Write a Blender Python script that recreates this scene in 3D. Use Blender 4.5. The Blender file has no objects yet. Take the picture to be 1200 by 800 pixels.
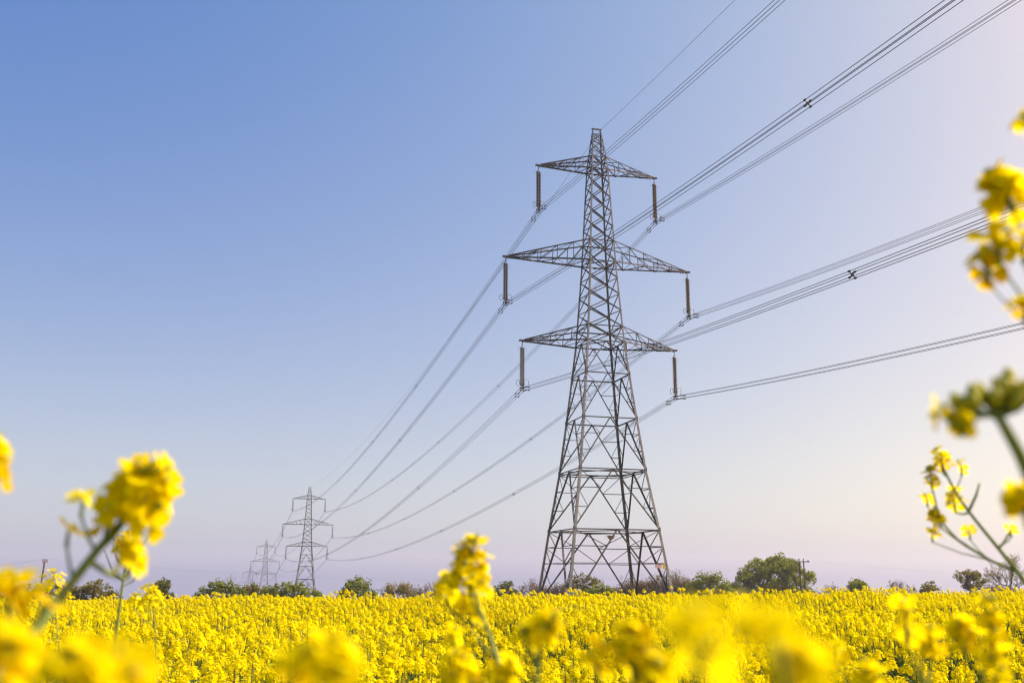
import bpy, math, random
import numpy as np
from mathutils import Vector, Matrix, Euler

random.seed(7)
rng = np.random.default_rng(11)
PI = math.pi
R = math.radians

# ------------------------------------------------------------------ camera, sky, sun, exposure
scene = bpy.context.scene
col = scene.collection
HC, PITCH, ROLL, FPX = 1.58373, 0.23302, 0.00637, 1166.4      # eye height, tilt, roll, focal length in 1/1200 of the width
cam_d = bpy.data.cameras.new("camera")
cam_d.sensor_width = 36.0
cam_d.lens = 36.0 * FPX / 1200.0
cam_d.clip_start = 0.02
cam_d.clip_end = 20000
cam_d.dof.use_dof = True
cam_d.dof.focus_distance = 18.0
cam_d.dof.aperture_fstop = 7.8
cam = bpy.data.objects.new("camera", cam_d)
col.objects.link(cam)
CAMROT = Matrix.Rotation(PI / 2 + PITCH, 3, 'X') @ Matrix.Rotation(ROLL, 3, 'Z')
cam.matrix_world = Matrix.Translation((0, 0, HC)) @ CAMROT.to_4x4()
scene.camera = cam

SUN_AZ, SUN_EL = 80.0, 42.0        # azimuth clockwise from the view direction (+Y)
world = bpy.data.worlds.new("World")
scene.world = world
world.use_nodes = True
wn = world.node_tree
for n in list(wn.nodes): wn.nodes.remove(n)
w_out = wn.nodes.new('ShaderNodeOutputWorld')
w_bg = wn.nodes.new('ShaderNodeBackground')
w_sky = wn.nodes.new('ShaderNodeTexSky')
w_sky.sky_type = 'NISHITA'
w_sky.sun_disc = False
w_sky.sun_elevation = R(SUN_EL)
w_sky.sun_rotation = R(SUN_AZ)
w_sky.altitude = 50
w_sky.air_density = 0.8
w_sky.dust_density = 1.5
w_sky.ozone_density = 2.0
w_bg.inputs['Strength'].default_value = 0.12
# a hazy spring sky: the clear-air colours of the sky model softened per channel
# (more glow towards the sun's side, which is at +X, and a little less at the horizon)
#  per channel: gain, power, then how the haze varies with height, towards the sun, at the horizon, and their products
SKY_GRADE = ((1.172, 1.22, -.22, -.31, -.84, .41, 2.28), (.97, 0.95, .253, -.10, -.24, .20, 1.047), (2.42, 0.32, -.073, -.015, -.214, .034, .291))
w_tc = wn.nodes.new('ShaderNodeTexCoord'); w_xyz = wn.nodes.new('ShaderNodeSeparateXYZ')
wn.links.new(w_tc.outputs['Generated'], w_xyz.inputs[0])
w_sep = wn.nodes.new('ShaderNodeSeparateColor'); w_com = wn.nodes.new('ShaderNodeCombineColor')
wn.links.new(w_sky.outputs[0], w_sep.inputs[0])
def w_math(op, a, b):
    n = wn.nodes.new('ShaderNodeMath'); n.operation = op
    for i, v in enumerate((a, b)):
        if isinstance(v, (int, float)): n.inputs[i].default_value = v
        else: wn.links.new(v, n.inputs[i])
    return n.outputs[0]
w_z = w_math('MAXIMUM', w_xyz.outputs[2], 0.0); w_x = w_xyz.outputs[0]
w_h = w_math('POWER', math.e, w_math('MULTIPLY', w_z, -10.0))
w_terms = (w_z, w_x, w_h, w_math('MULTIPLY', w_x, w_h), w_math('MULTIPLY', w_x, w_z))
for i, (gain, power, *ks) in enumerate(SKY_GRADE):
    c = w_math('MULTIPLY', w_math('POWER', w_sep.outputs[i], power), gain)
    e = 0.0
    for k_, t_ in zip(ks, w_terms): e = w_math('ADD', w_math('MULTIPLY', t_, k_), e)
    e = w_math('MAXIMUM', w_math('MINIMUM', e, 0.9), -1.2)
    wn.links.new(w_math('MULTIPLY', c, w_math('POWER', math.e, e)), w_com.inputs[i])
wn.links.new(w_com.outputs[0], w_bg.inputs[0])
wn.links.new(w_bg.outputs[0], w_out.inputs['Surface'])

sun_d = bpy.data.lights.new("sun", 'SUN')
sun_d.energy = 5.0
sun_d.angle = R(0.53)
sun_d.color = (1.0, 0.955, 0.87)
sun = bpy.data.objects.new("sun", sun_d)
col.objects.link(sun)
sv = Vector((math.sin(R(SUN_AZ)) * math.cos(R(SUN_EL)), math.cos(R(SUN_AZ)) * math.cos(R(SUN_EL)), math.sin(R(SUN_EL))))
sun.rotation_euler = sv.to_track_quat('Z', 'Y').to_euler()

scene.view_settings.view_transform = 'Standard'
scene.view_settings.look = 'None'
scene.view_settings.gamma = 1.0
scene.view_settings.exposure = 0.70
scene.render.engine = 'CYCLES'
scene.cycles.use_denoising = True
scene.cycles.max_bounces = 8
scene.cycles.transmission_bounces = 4
scene.cycles.volume_bounces = 0
scene.cycles.use_adaptive_sampling = False
scene.cycles.sample_clamp_indirect = 6.0
scene.cycles.filter_width = 1.3

# ------------------------------------------------------------------ helpers
def at(px, py, depth):
    """the point seen at (px, py) of the 1200 x 800 photograph, depth metres ahead (along +Y)"""
    d = CAMROT @ Vector(((px - 600) / FPX, (400 - py) / FPX, -1.0))
    d = d * (depth / d.y)
    return Vector((d.x, d.y, d.z + HC))

def tag(o, label=None, cat=None, group=None, kind=None):
    if label: o['label'] = label
    if cat: o['category'] = cat
    if group: o['group'] = group
    if kind: o['kind'] = kind
    return o

def empty(name, loc=(0, 0, 0), rz=0.0):
    o = bpy.data.objects.new(name, None)
    o.empty_display_size = 0.2
    o.location = loc
    o.rotation_euler = (0, 0, rz)
    col.objects.link(o)
    return o

class MB:
    """collects shapes; build() links them as ONE mesh object"""
    def __init__(s): s.v, s.f, s.m = [], [], []
    def add(s, vs, fs, m=0):
        b = len(s.v)
        s.v.extend([tuple(p) for p in vs])
        s.f.extend([tuple(i + b for i in f) for f in fs])
        s.m.extend([m] * len(fs))
    def merge(s, o, mat=None):
        b = len(s.v)
        s.v.extend([tuple(mat @ Vector(p)) for p in o.v] if mat is not None else o.v)
        s.f.extend([tuple(i + b for i in f) for f in o.f])
        s.m.extend(o.m)
    def tube(s, pts, rad, n=6, m=0, cap=True):
        pts = [Vector(p) for p in pts]
        rad = rad if isinstance(rad, (list, tuple)) else [rad] * len(pts)
        vs, fs = [], []
        t0 = (pts[1] - pts[0]).normalized()
        a = t0.orthogonal().normalized()
        for i, p in enumerate(pts):
            t = (pts[min(i + 1, len(pts) - 1)] - pts[max(i - 1, 0)])
            t = t.normalized() if t.length > 1e-9 else t0
            a = (a - t * a.dot(t)).normalized()
            b = t.cross(a)
            for k in range(n):
                q = 2 * PI * k / n
                vs.append(p + (a * math.cos(q) + b * math.sin(q)) * rad[i])
        for i in range(len(pts) - 1):
            for k in range(n):
                fs.append((i * n + k, i * n + (k + 1) % n, (i + 1) * n + (k + 1) % n, (i + 1) * n + k))
        if cap:
            fs.append(tuple(range(n - 1, -1, -1)))
            fs.append(tuple((len(pts) - 1) * n + k for k in range(n)))
        s.add(vs, fs, m)
    def angle(s, p, q, w, n1, t=None, m=0):
        """a steel angle section from p to q: one flange lies against the plane with normal n1, the other along n1"""
        p, q, n1 = Vector(p), Vector(q), Vector(n1)
        ax = (q - p).normalized()
        n1 = (n1 - ax * n1.dot(ax)).normalized()
        u = ax.cross(n1)
        t = t or w * 0.14
        prof = [(0, 0), (w, 0), (w, -t), (t, -t), (t, -w), (0, -w)]
        prof = [(a - w * .35, b) for a, b in prof]
        vs = [e + u * a + n1 * b for e in (p, q) for a, b in prof]
        fs = [(i, (i + 1) % 6, 6 + (i + 1) % 6, 6 + i) for i in range(6)]
        fs += [(3, 2, 1, 0), (5, 4, 3, 0), (6, 7, 8, 9), (6, 9, 10, 11)]
        s.add(vs, fs, m)
    def corner(s, p, q, w, e1, e2, t=None, m=0):
        """a leg section from p to q with flanges along e1 and e2"""
        t = t or w * .12
        e1, e2 = Vector(e1), Vector(e2)
        prof = [(0, 0), (w, 0), (w, t), (t, t), (t, w), (0, w)]
        vs = [Vector(e) + e1 * a + e2 * b for e in (p, q) for a, b in prof]
        fs = [(i, (i + 1) % 6, 6 + (i + 1) % 6, 6 + i) for i in range(6)]
        fs += [(3, 2, 1, 0), (5, 4, 3, 0), (6, 7, 8, 9), (6, 9, 10, 11)]
        s.add(vs, fs, m)
    def box(s, c, sx, sy, sz, m=0, ax=None):
        c = Vector(c)
        ex, ey, ez = ax or (Vector((1, 0, 0)), Vector((0, 1, 0)), Vector((0, 0, 1)))
        vs = [c + ex * (i * sx / 2) + ey * (j * sy / 2) + ez * (k * sz / 2) for i in (-1, 1) for j in (-1, 1) for k in (-1, 1)]
        s.add(vs, [(0, 1, 3, 2), (4, 6, 7, 5), (0, 4, 5, 1), (2, 3, 7, 6), (0, 2, 6, 4), (1, 5, 7, 3)], m)
    def lathe(s, p, q, prof, n=10, m=0):
        """prof: list of (t along p->q, radius)"""
        p, q = Vector(p), Vector(q)
        ax = q - p
        a = ax.normalized().orthogonal().normalized()
        b = ax.normalized().cross(a)
        vs, fs = [], []
        for t, r in prof:
            for k in range(n):
                w = 2 * PI * k / n
                vs.append(p + ax * t + (a * math.cos(w) + b * math.sin(w)) * r)
        for i in range(len(prof) - 1):
            for k in range(n):
                fs.append((i * n + k, i * n + (k + 1) % n, (i + 1) * n + (k + 1) % n, (i + 1) * n + k))
        fs.append(tuple(range(n - 1, -1, -1)))
        fs.append(tuple((len(prof) - 1) * n + k for k in range(n)))
        s.add(vs, fs, m)
    def mesh(s, name, mats, smooth=False):
        me = bpy.data.meshes.new(name)
        me.from_pydata(s.v, [], s.f)
        for m in mats: me.materials.append(m)
        me.polygons.foreach_set('material_index', s.m)
        if smooth: me.polygons.foreach_set('use_smooth', [True] * len(s.f))
        me.update()
        return me
    def build(s, name, mats, parent=None, smooth=False, link=True):
        mats = mats if isinstance(mats, (list, tuple)) else [mats]
        o = bpy.data.objects.new(name, s.mesh(name, mats, smooth))
        if link: col.objects.link(o)
        if parent: o.parent = parent
        return o

def kids(o): return [c for c in bpy.data.objects if c.parent == o]
def copy_tree(o, parent=None, km=None):
    if km is None:
        km = {}
        for c in bpy.data.objects:
            if c.parent: km.setdefault(c.parent.name, []).append(c)
    c = o.copy(); col.objects.link(c); c.parent = parent
    for ch in km.get(o.name, []): copy_tree(ch, c, km)
    return c

# ------------------------------------------------------------------ materials
def mat(name, base, rough=0.7, var=0.0, scale=3.0, metal=0.0, base2=None, detail=3, spec=0.3, bump=0.0, objrand=0.0, coord='Object'):
    m = bpy.data.materials.new(name); m.use_nodes = True
    nt = m.node_tree; b = nt.nodes['Principled BSDF']
    b.inputs['Roughness'].default_value = rough
    b.inputs['Metallic'].default_value = metal
    b.inputs['Specular IOR Level'].default_value = spec
    b.inputs['Base Color'].default_value = (*base, 1)
    tc = nt.nodes.new('ShaderNodeTexCoord')
    src = None
    if var or base2:
        nz = nt.nodes.new('ShaderNodeTexNoise'); nz.inputs['Scale'].default_value = scale; nz.inputs['Detail'].default_value = detail
        nt.links.new(tc.outputs[coord], nz.inputs['Vector'])
        cr = nt.nodes.new('ShaderNodeValToRGB')
        lo = base2 or tuple(c * (1 - var) for c in base)
        hi = base if base2 else tuple(min(1, c * (1 + var)) for c in base)
        cr.color_ramp.elements[0].position = .35; cr.color_ramp.elements[1].position = .65
        cr.color_ramp.elements[0].color = (*lo, 1); cr.color_ramp.elements[1].color = (*hi, 1)
        nt.links.new(nz.outputs[0], cr.inputs[0]); src = cr.outputs[0]
        if bump:
            bp = nt.nodes.new('ShaderNodeBump'); bp.inputs['Strength'].default_value = bump
            nt.links.new(nz.outputs[0], bp.inputs['Height']); nt.links.new(bp.outputs[0], b.inputs['Normal'])
    if src: nt.links.new(src, b.inputs['Base Color'])
    return m

def leafy(name, c1, c2, scale, transl=0.35, rough=0.6, gloss=0.06, detail=2, hue_t=None):
    """a thin leaf or petal: reflects and lets light through; colour drifts between c1 and c2"""
    m = bpy.data.materials.new(name); m.use_nodes = True
    nt = m.node_tree
    for n in list(nt.nodes): nt.nodes.remove(n)
    out = nt.nodes.new('ShaderNodeOutputMaterial')
    tc = nt.nodes.new('ShaderNodeTexCoord')
    oi = nt.nodes.new('ShaderNodeObjectInfo')
    nz = nt.nodes.new('ShaderNodeTexNoise'); nz.inputs['Scale'].default_value = scale; nz.inputs['Detail'].default_value = detail
    nt.links.new(tc.outputs['Object'], nz.inputs['Vector'])
    ad = nt.nodes.new('ShaderNodeMath'); ad.operation = 'MULTIPLY_ADD'
    nt.links.new(oi.outputs['Random'], ad.inputs[0]); ad.inputs[1].default_value = 0.25
    nt.links.new(nz.outputs[0], ad.inputs[2])
    cr = nt.nodes.new('ShaderNodeValToRGB')
    cr.color_ramp.elements[0].position = .4; cr.color_ramp.elements[1].position = .85
    cr.color_ramp.elements[0].color = (*c1, 1); cr.color_ramp.elements[1].color = (*c2, 1)
    nt.links.new(ad.outputs[0], cr.inputs[0])
    df = nt.nodes.new('ShaderNodeBsdfDiffuse'); tr = nt.nodes.new('ShaderNodeBsdfTranslucent')
    gl = nt.nodes.new('ShaderNodeBsdfGlossy'); gl.inputs['Roughness'].default_value = rough
    gl.inputs['Color'].default_value = (1, 1, 1, 1)
    m1 = nt.nodes.new('ShaderNodeMixShader'); m1.inputs[0].default_value = transl
    m2 = nt.nodes.new('ShaderNodeMixShader'); m2.inputs[0].default_value = gloss
    nt.links.new(cr.outputs[0], df.inputs[0]); nt.links.new(cr.outputs[0], tr.inputs[0])
    nt.links.new(df.outputs[0], m1.inputs[1]); nt.links.new(tr.outputs[0], m1.inputs[2])
    nt.links.new(m1.outputs[0], m2.inputs[1]); nt.links.new(gl.outputs[0], m2.inputs[2])
    nt.links.new(m2.outputs[0], out.inputs[0])
    return m

M_STEEL_SHADED = mat('galvanised_steel_shaded', (.092, .094, .096), .5, base2=(.048, .05, .053), scale=1.6, detail=5, metal=.15, spec=.4)  # same steel as the legs, with shade on the lattice put into its colour
M_LEG_SUNLIT = mat('galvanised_leg_sunlit', (.27, .265, .25), .5, base2=(.15, .15, .145), scale=1.3, detail=6, metal=.1, spec=.4)  # same steel again, lighter: sunlight on the legs is painted into the base colour
M_STEEL_DARK = mat('dark_fittings', (.06, .06, .065), .5, metal=.4)
M_PORC = mat('brown_porcelain', (.17, .105, .045), .28, base2=(.10, .065, .032), scale=8, spec=.5)
M_RING = mat('arcing_metal', (.16, .16, .18), .4, metal=.5)
M_WIRE = mat('weathered_conductor', (.08, .08, .09), .55, base2=(.06, .06, .07), scale=.6, metal=.3)
M_CONC = mat('concrete_footing', (.36, .34, .31), .85, base2=(.27, .26, .24), scale=5)
M_YEL = mat('yellow_plate', (.75, .55, .03), .5, var=.08, scale=20)
M_PINK = mat('faded_notice', (.74, .56, .53), .6, base2=(.70, .46, .44), scale=9)
M_BROWNPL = mat('rusty_plate', (.30, .19, .13), .7, base2=(.20, .12, .085), scale=14)
M_WOOD = mat('pole_wood', (.12, .085, .06), .85, base2=(.07, .05, .037), scale=6, detail=6)
M_POT = mat('insulator_pot', (.10, .045, .04), .4)
M_BARK = mat('bark', (.085, .068, .05), .9, base2=(.045, .036, .028), scale=4, detail=6, bump=.3)
M_TWIG = mat('twigs', (.16, .125, .105), .9, base2=(.10, .075, .068), scale=2)
M_PETAL = leafy('rape_petal', (.83, .70, .002), (.87, .80, .003), 55, .58, .5, 0.0)
M_PETAL_OLD = leafy('rape_petal_old', (.76, .53, .003), (.83, .64, .003), 40, .5, .5, 0.0)
M_STALK = leafy('rape_stalk', (.15, .22, .045), (.22, .29, .075), 14, .15, .45, .02)
M_BUD = leafy('rape_bud', (.34, .40, .03), (.58, .54, .03), 60, .25, .5, .04)
M_STEM = leafy('rape_stem', (.075, .12, .02), (.13, .18, .035), 14, .1, .45, .03)
M_RLEAF = leafy('rape_leaf', (.035, .08, .018), (.075, .13, .03), 10, .3, .4, .03)

# ------------------------------------------------------------------ the pylon line: where the towers stand
LINE = 0.285                          # heading of the line, left of the view direction
T1 = (9.345, 103.3, 0.0, 0.251)
T2 = (-86.14, 429.4, -11.67, 0.277)
def tower_at(px, py, depth, yaw):
    p = at(px, py, depth); return (p.x, p.y, p.z - 50.6, yaw)
T3 = tower_at(312.5, 632.2, 760, .285)
T4 = tower_at(293.3, 664.5, 1080, .285)
T5 = tower_at(270.5, 672.0, 1390, .30)
FOOT = -1.75                          # the legs run this far below the tower's zero level, into the crop

# ------------------------------------------------------------------ ground
KY = [200, T2[1], T3[1], T4[1], T5[1], 2600, 3300]
KZ = [-3.654, T2[2] + FOOT + .3, T3[2] + FOOT + .3, T4[2] + FOOT + .3, T5[2] + FOOT + .3, -58, -75]
def ground_z(x, y):
    if y < 15: z = .05
    elif y < 21.8: z = .05 - .0022 * (y - 15) ** 2
    elif y < 60: z = -.052 - .03 * (y - 21.8)
    elif y < 103: z = -1.198 - .012 * (y - 60)
    elif y < 200: z = -1.714 - .02 * (y - 103)
    else: z = float(np.interp(y, KY, KZ))
    if y < 0: z = .05 - min(0, y) * -.0 + (-y) * .022
    z += .014 * 40 * math.tanh(x / 40)
    return z

def spaced(a, b, n, p=2.0):
    return [a + (b - a) * (i / n) ** p for i in range(n + 1)]
gx = [-v for v in reversed(spaced(0, 2500, 26, 3))][:-1] + spaced(0, 2500, 26, 3)
gy = [-v for v in reversed(spaced(0, 700, 14, 2))][:-1] + spaced(0, 60, 40, 1) + spaced(60, 260, 24, 1.2)[1:] + spaced(260, 3300, 36, 1.8)[1:]
g = MB()
g.add([(x, y, ground_z(x, y)) for y in gy for x in gx],
      [(j * len(gx) + i, j * len(gx) + i + 1, (j + 1) * len(gx) + i + 1, (j + 1) * len(gx) + i) for j in range(len(gy) - 1) for i in range(len(gx) - 1)])
M_GROUND = mat('field_soil_and_grass', (.07, .10, .035), .95, base2=(.055, .06, .03), scale=.05, detail=8)
ground = g.build('ground', M_GROUND, smooth=True)
tag(ground, kind='structure')

# ------------------------------------------------------------------ the pylon
H_TOP = 50.6
RING = [(0.0, 5.371), (3.199, 4.912), (6.289, 4.482), (12.286, 3.561), (17.579, 2.951), (22.303, 2.444),
        (25.786, 2.089), (27.489, 1.963), (34.776, 1.483), (37.127, 1.380), (45.576, .980), (47.015, .840)]
def width(h):
    hs = [r[0] for r in RING]; ws = [r[1] for r in RING]
    if h < 0: return 5.371 - h * .146
    return float(np.interp(h, hs, ws))
SG = [(-1, -1), (1, -1), (1, 1), (-1, 1)]          # the four legs, going round
def cnr(k, h):
    w = width(h); return Vector((SG[k % 4][0] * w, SG[k % 4][1] * w, h))
def face_n(k):
    a, b = SG[k % 4], SG[(k + 1) % 4]
    return Vector(((a[0] + b[0]) / 2, (a[1] + b[1]) / 2, 0)).normalized()
def mix(a, b, t): return a + (b - a) * t

def make_pylon():
    root = empty('electricity_pylon')
    # legs
    cuts = [FOOT] + [r[0] for r in RING]
    for k in range(4):
        m = MB()
        e1, e2 = Vector((-SG[k][0], 0, 0)), Vector((0, -SG[k][1], 0))
        for a, b in zip(cuts[:-1], cuts[1:]):
            m.corner(cnr(k, a), cnr(k, b), float(np.interp(a, [0, 25, 47], [.27, .19, .13])), e1, e2)
        for h in (6.289, 12.286, 17.579, 22.303, 25.786, 34.776, 45.576):      # splice plates
            c = cnr(k, h)
            m.box(c + e1 * .12 + e2 * -.012, .30 if h < 23 else .2, .02, .5 if h < 23 else .34)
            m.box(c + e2 * .12 + e1 * -.012, .02, .30 if h < 23 else .2, .5 if h < 23 else .34)
        for i in range(46):                                                     # step bolts
            if k == 0:
                c = cnr(k, 3.4 + i * .9); m.tube([c, c + (-e1 * .16 if i % 2 else -e2 * .16)], .011, 4)
        lg = m.build('leg', M_LEG_SUNLIT, root)
        f = MB(); c = cnr(k, FOOT)
        f.lathe(c + Vector((0, 0, -.3)), c + Vector((0, 0, .42)), [(0, .55), (.55, .55), (1, .36)], 12)
        f.build('footing', M_CONC, lg)
    # lower body: inverted-V bracing, with the small redundant members
    for k in range(4):
        m = MB(); n = face_n(k)
        hs = [FOOT + .3, 6.289, 12.286, 17.579, 22.303, 25.786]
        for j, (a, b) in enumerate(zip(hs[:-1], hs[1:])):
            A, B = cnr(k, a), cnr(k + 1, a); C, D = cnr(k, b), cnr(k + 1, b)
            top = mix(C, D, .5)
            w = [.165, .145, .13, .115, .105][j]; ws = w * .52
            if j == 0:
                m.angle(C, D, .125, n)
            elif b < 25.7: m.angle(C, D, .12, n)
            for P, Q in ((A, C), (B, D)):
                m.angle(top - n * .02, P - n * .02, w, n)
                # redundants between the leg (P-Q) and the diagonal (top-P)
                ts = (.36, .68) if b - a > 4 else (.5,)
                if j == 0: ts = (.58, .79)
                pts_l = [mix(P, Q, t) for t in ts]; pts_d = [mix(P, top, t) for t in ts]
                for pl, pd in zip(pts_l, pts_d): m.angle(pl - n * .05, pd - n * .05, ws, n)
                pl0 = mix(P, Q, ts[-1] + (1 - ts[-1]) * 1.0)
                m.angle(pl0 - n * .06, pts_d[-1] - n * .06, ws * .85, n)
                for i in range(len(ts) - 1):
                    m.angle(pts_l[i + 1] - n * .06, pts_d[i] - n * .06, ws * .85, n)
                m.angle(pts_l[0] - n * .06, mix(P, top, ts[0] * .5) - n * .06, ws * .8, n)
        if True:
            h = 3.05; m.angle(cnr(k, h) - n * .09, cnr(k + 1, h) - n * .09, .045, n)
        m.build('bracing', M_STEEL_SHADED, root)
    # upper body: crossed bracing
    for k in range(4):
        m = MB(); n = face_n(k)
        hs = [25.786, 27.489] + [27.489 + (34.776 - 27.489) * i / 4 for i in range(1, 5)] + [37.127] + [37.127 + (45.576 - 37.127) * i / 5 for i in range(1, 6)] + [47.015]
        for a, b in zip(hs[:-1], hs[1:]):
            m.angle(cnr(k, a) + n * .01, cnr(k + 1, b) + n * .01, .105, n)
            m.angle(cnr(k + 1, a) - n * .06, cnr(k, b) - n * .06, .105, n)
        for h in (25.786, 27.489, 34.776, 37.127, 45.576, 47.015):
            m.angle(cnr(k, h) - n * .03, cnr(k + 1, h) - n * .03, .12, n)
        m.build('bracing', M_STEEL_SHADED, root)
    # plan bracing
    for h in (6.289, 12.286, 25.786, 34.776, 45.576):
        m = MB()
        mid = [mix(cnr(k, h), cnr(k + 1, h), .5) for k in range(4)]
        for k in range(4): m.angle(mid[k] - Vector((0, 0, .08)), mid[(k + 1) % 4] - Vector((0, 0, .08)), .09, (0, 0, 1))
        if h == 12.286:
            for k in range(4):                           # the doubled ring one third of the way up
                m.angle(cnr(k, 12.05) - face_n(k) * .12, cnr(k + 1, 12.05) - face_n(k) * .12, .09, face_n(k))
                m.angle(mid[k] - Vector((0, 0, .08)), mix(cnr(k, 12.05), cnr(k + 1, 12.05), .5) - face_n(k) * .12, .07, face_n(k))
        m.build('plan_bracing', M_STEEL_SHADED, root)
    # peak
    m = MB(); aw = .486; tb = 47.015
    topp = {-1: Vector((-aw, 0, H_TOP)), 1: Vector((aw, 0, H_TOP))}
    for k in range(4): 
        sx, sy = SG[k]
        e = topp[sx] + Vector((0, sy * .05, 0))
        m.corner(cnr(k, tb), e, .11, Vector((-sx, 0, 0)), Vector((0, -sy, 0)))
    def pk(k, t): return mix(cnr(k, tb), topp[SG[k % 4][0]] + Vector((0, SG[k % 4][1] * .05, 0)), t)
    for k in range(4):
        n = face_n(k)
        for a, b in ((0, .34), (.34, .62), (.62, .84)):
            m.angle(pk(k, a), pk(k + 1, b), .075, n); m.angle(pk(k + 1, a) - n * .04, pk(k, b) - n * .04, .075, n)
            m.angle(pk(k, b) - n * .02, pk(k + 1, b) - n * .02, .06, n)
    m.box((0, 0, H_TOP + .03), 1.16, .16, .12)
    m.build('peak', M_STEEL_SHADED, root)
    # crossarms
    for (hb, ht, tip, half, npan) in ((45.576, 47.015, 45.53, 7.023, 4), (34.776, 37.127, 34.75, 10.642, 5), (25.786, 27.489, 25.71, 8.792, 4)):
        for s in (-1, 1):
            m = MB()
            wb, wt = width(hb), width(ht)
            tp = Vector((s * (half - .45), 0, tip))
            Bc = [Vector((s * wb, y * wb, hb)) for y in (-1, 1)]; Tc = [Vector((s * wt, y * wt, ht)) for y in (-1, 1)]
            ys = [Vector((0, -.1, 0)), Vector((0, .1, 0))]
            up = Vector((0, 0, 1))
            for i, sd in ((0, -1), (1, 1)):
                nn = Vector((0, sd, 0))
                m.angle(Bc[i], tp + ys[i] - up * .03, .145, nn); m.angle(Tc[i], tp + ys[i] + up * .08, .12, nn)
                P = [mix(Bc[i], tp + ys[i], t / npan) for t in range(npan + 1)]
                Q = [mix(Tc[i], tp + ys[i] + up * .08, t / npan) for t in range(npan + 1)]
                for t in range(1, npan):
                    m.angle(P[t] - nn * .03, Q[t] - nn * .03, .065, nn)
                    m.angle(Q[t - 1] - nn * .05, P[t] - nn * .05, .075, nn) if True else None
            L = [mix(Bc[0], tp + ys[0], t / npan) for t in range(npan + 1)]
            Rr = [mix(Bc[1], tp + ys[1], t / npan) for t in range(npan + 1)]
            for t in range(npan):
                a, b = (L[t], Rr[t + 1]) if t % 2 == 0 else (Rr[t], L[t + 1])
                m.angle(a - up * .04, b - up * .04, .08, up)
                if t: m.angle(L[t] - up * .06, Rr[t] - up * .06, .065, up)
            U = [mix(Tc[0], tp + ys[0], t / npan) for t in range(npan + 1)]; V = [mix(Tc[1], tp + ys[1], t / npan) for t in range(npan + 1)]
            for t in range(npan - 1):
                a, b = (U[t], V[t + 1]) if t % 2 else (V[t], U[t + 1])
                m.angle(a + up * .02, b + up * .02, .065, up)
            m.box((s * (half - .32), 0, tip), .82, .24, .16)
            for q in (.35, .75, 1.05): m.box((s * (half - q), 0, tip - .13), .09, .2, .12)
            m.build('crossarm', M_STEEL_SHADED, root)
    # suspension insulators: two strings, horns and yoke
    for (tip, half, bot) in ((45.53, 7.023, 40.217), (34.75, 10.642, 29.517), (25.71, 8.792, 20.507)):
        for s in (-1, 1):
            x = s * (half - .25)
            y = MB()
            dv = Vector((.15, .12, 0))
            c = Vector((x, 0, tip))
            zt, zb = tip - .78, bot + .52
            y.tube([c + Vector((0, 0, -.05)), c + Vector((0, 0, -.45))], .035, 6)
            y.tube([c + Vector((0, 0, -.42)), Vector((x, 0, zt)) - dv, Vector((x, 0, zt)) + dv, c + Vector((0, 0, -.42))], .028, 5)
            y.build('hanger', M_STEEL_DARK, root)
            y = MB(); lo = Vector((x, 0, zb - .07))
            e = dv.normalized()
            y.box(lo, .68, .05, .18, ax=(e, e.cross(Vector((0, 0, 1))), Vector((0, 0, 1))))
            y.box(Vector((x, 0, bot + .22)), .10, .10, .45)
            y.box(Vector((x, 0, bot + .2)), .52, .06, .10)
            for i in (-1, 1):
                for j in (-1, 1): y.box(Vector((x + i * .16, 0, bot + j * .16)), .07, .34, .09)
                y.box(Vector((x + i * .16, 0, bot + .05)), .05, .08, .36)
            ys = y.build('yoke', M_STEEL_DARK, root)
            for q in (-1, 1):
                pr = []; n = 25
                for i in range(n):
                    t = i / n; d = 1 / n
                    pr += [(t, .055), (t + d * .18, .062), (t + d * .34, .165), (t + d * .50, .160), (t + d * .60, .065)]
                pr.append((1, .05))
                st = MB(); st.lathe(Vector((x, 0, zt)) + dv * q, Vector((x, 0, zb)) + dv * q, pr, 10)
                st.build('insulator_string', M_PORC, ys, smooth=False)
                rg = MB()                                    # racket-shaped arcing horn at the foot, a spike at the head
                side = Vector((q, .25 * q, 0)).normalized()
                b0 = lo + side * .28
                big = 1.0 if q > 0 else .72
                pts = [b0 + side * (.33 - .33 * math.cos(a)) * big + Vector((0, 0, .10 + (.42 * math.sin(a) * -1 if 0 else 0)))  for a in ()]
                for i in range(15):
                    a = -PI / 2 - .3 + 2 * PI * i / 14 * .93
                    pts.append(b0 + side * (.22 + .27 * math.cos(a) * big) + Vector((0, 0, .30 * big + .44 * math.sin(a) * big)))
                rg.tube(pts, .024, 5)
                rg.build('arcing_horn', M_RING, ys)
                sp = MB(); h0 = Vector((x, 0, zt)) + dv * q
                sp.tube([h0, h0 + side * .34 + Vector((0, 0, .02)), h0 + side * .42 + Vector((0, 0, -.42))], .012, 4)
                sp.build('arcing_spike', M_RING, ys)
    # plates
    m = MB()
    c = cnr(1, 3.02)
    m.box(c + Vector((-.42, -.06, -.22)), .26, .02, .48); m.build('property_plate', M_YEL, root)
    m = MB(); c = cnr(3, 3.02); m.box(c + Vector((.12, .0, -.30)), .02, .24, .46); m.build('property_plate', M_YEL, root)
    m = MB(); c = cnr(1, 3.02); m.box(c + Vector((-1.0, -.05, -.24)), .68, .02, .36); m.build('danger_notice', M_PINK, root)
    m = MB()
    P = mix(cnr(3, 6.15), cnr(2, 6.15), .78) + Vector((0, -.05, -.28))
    o = [(-.42, .2), (.42, .2), (.34, -.08), (.05, -.3), (-.12, -.28), (-.34, -.05)]
    vs = [P + Vector((a, d, b)) for d in (-.02, .02) for a, b in o]
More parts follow.
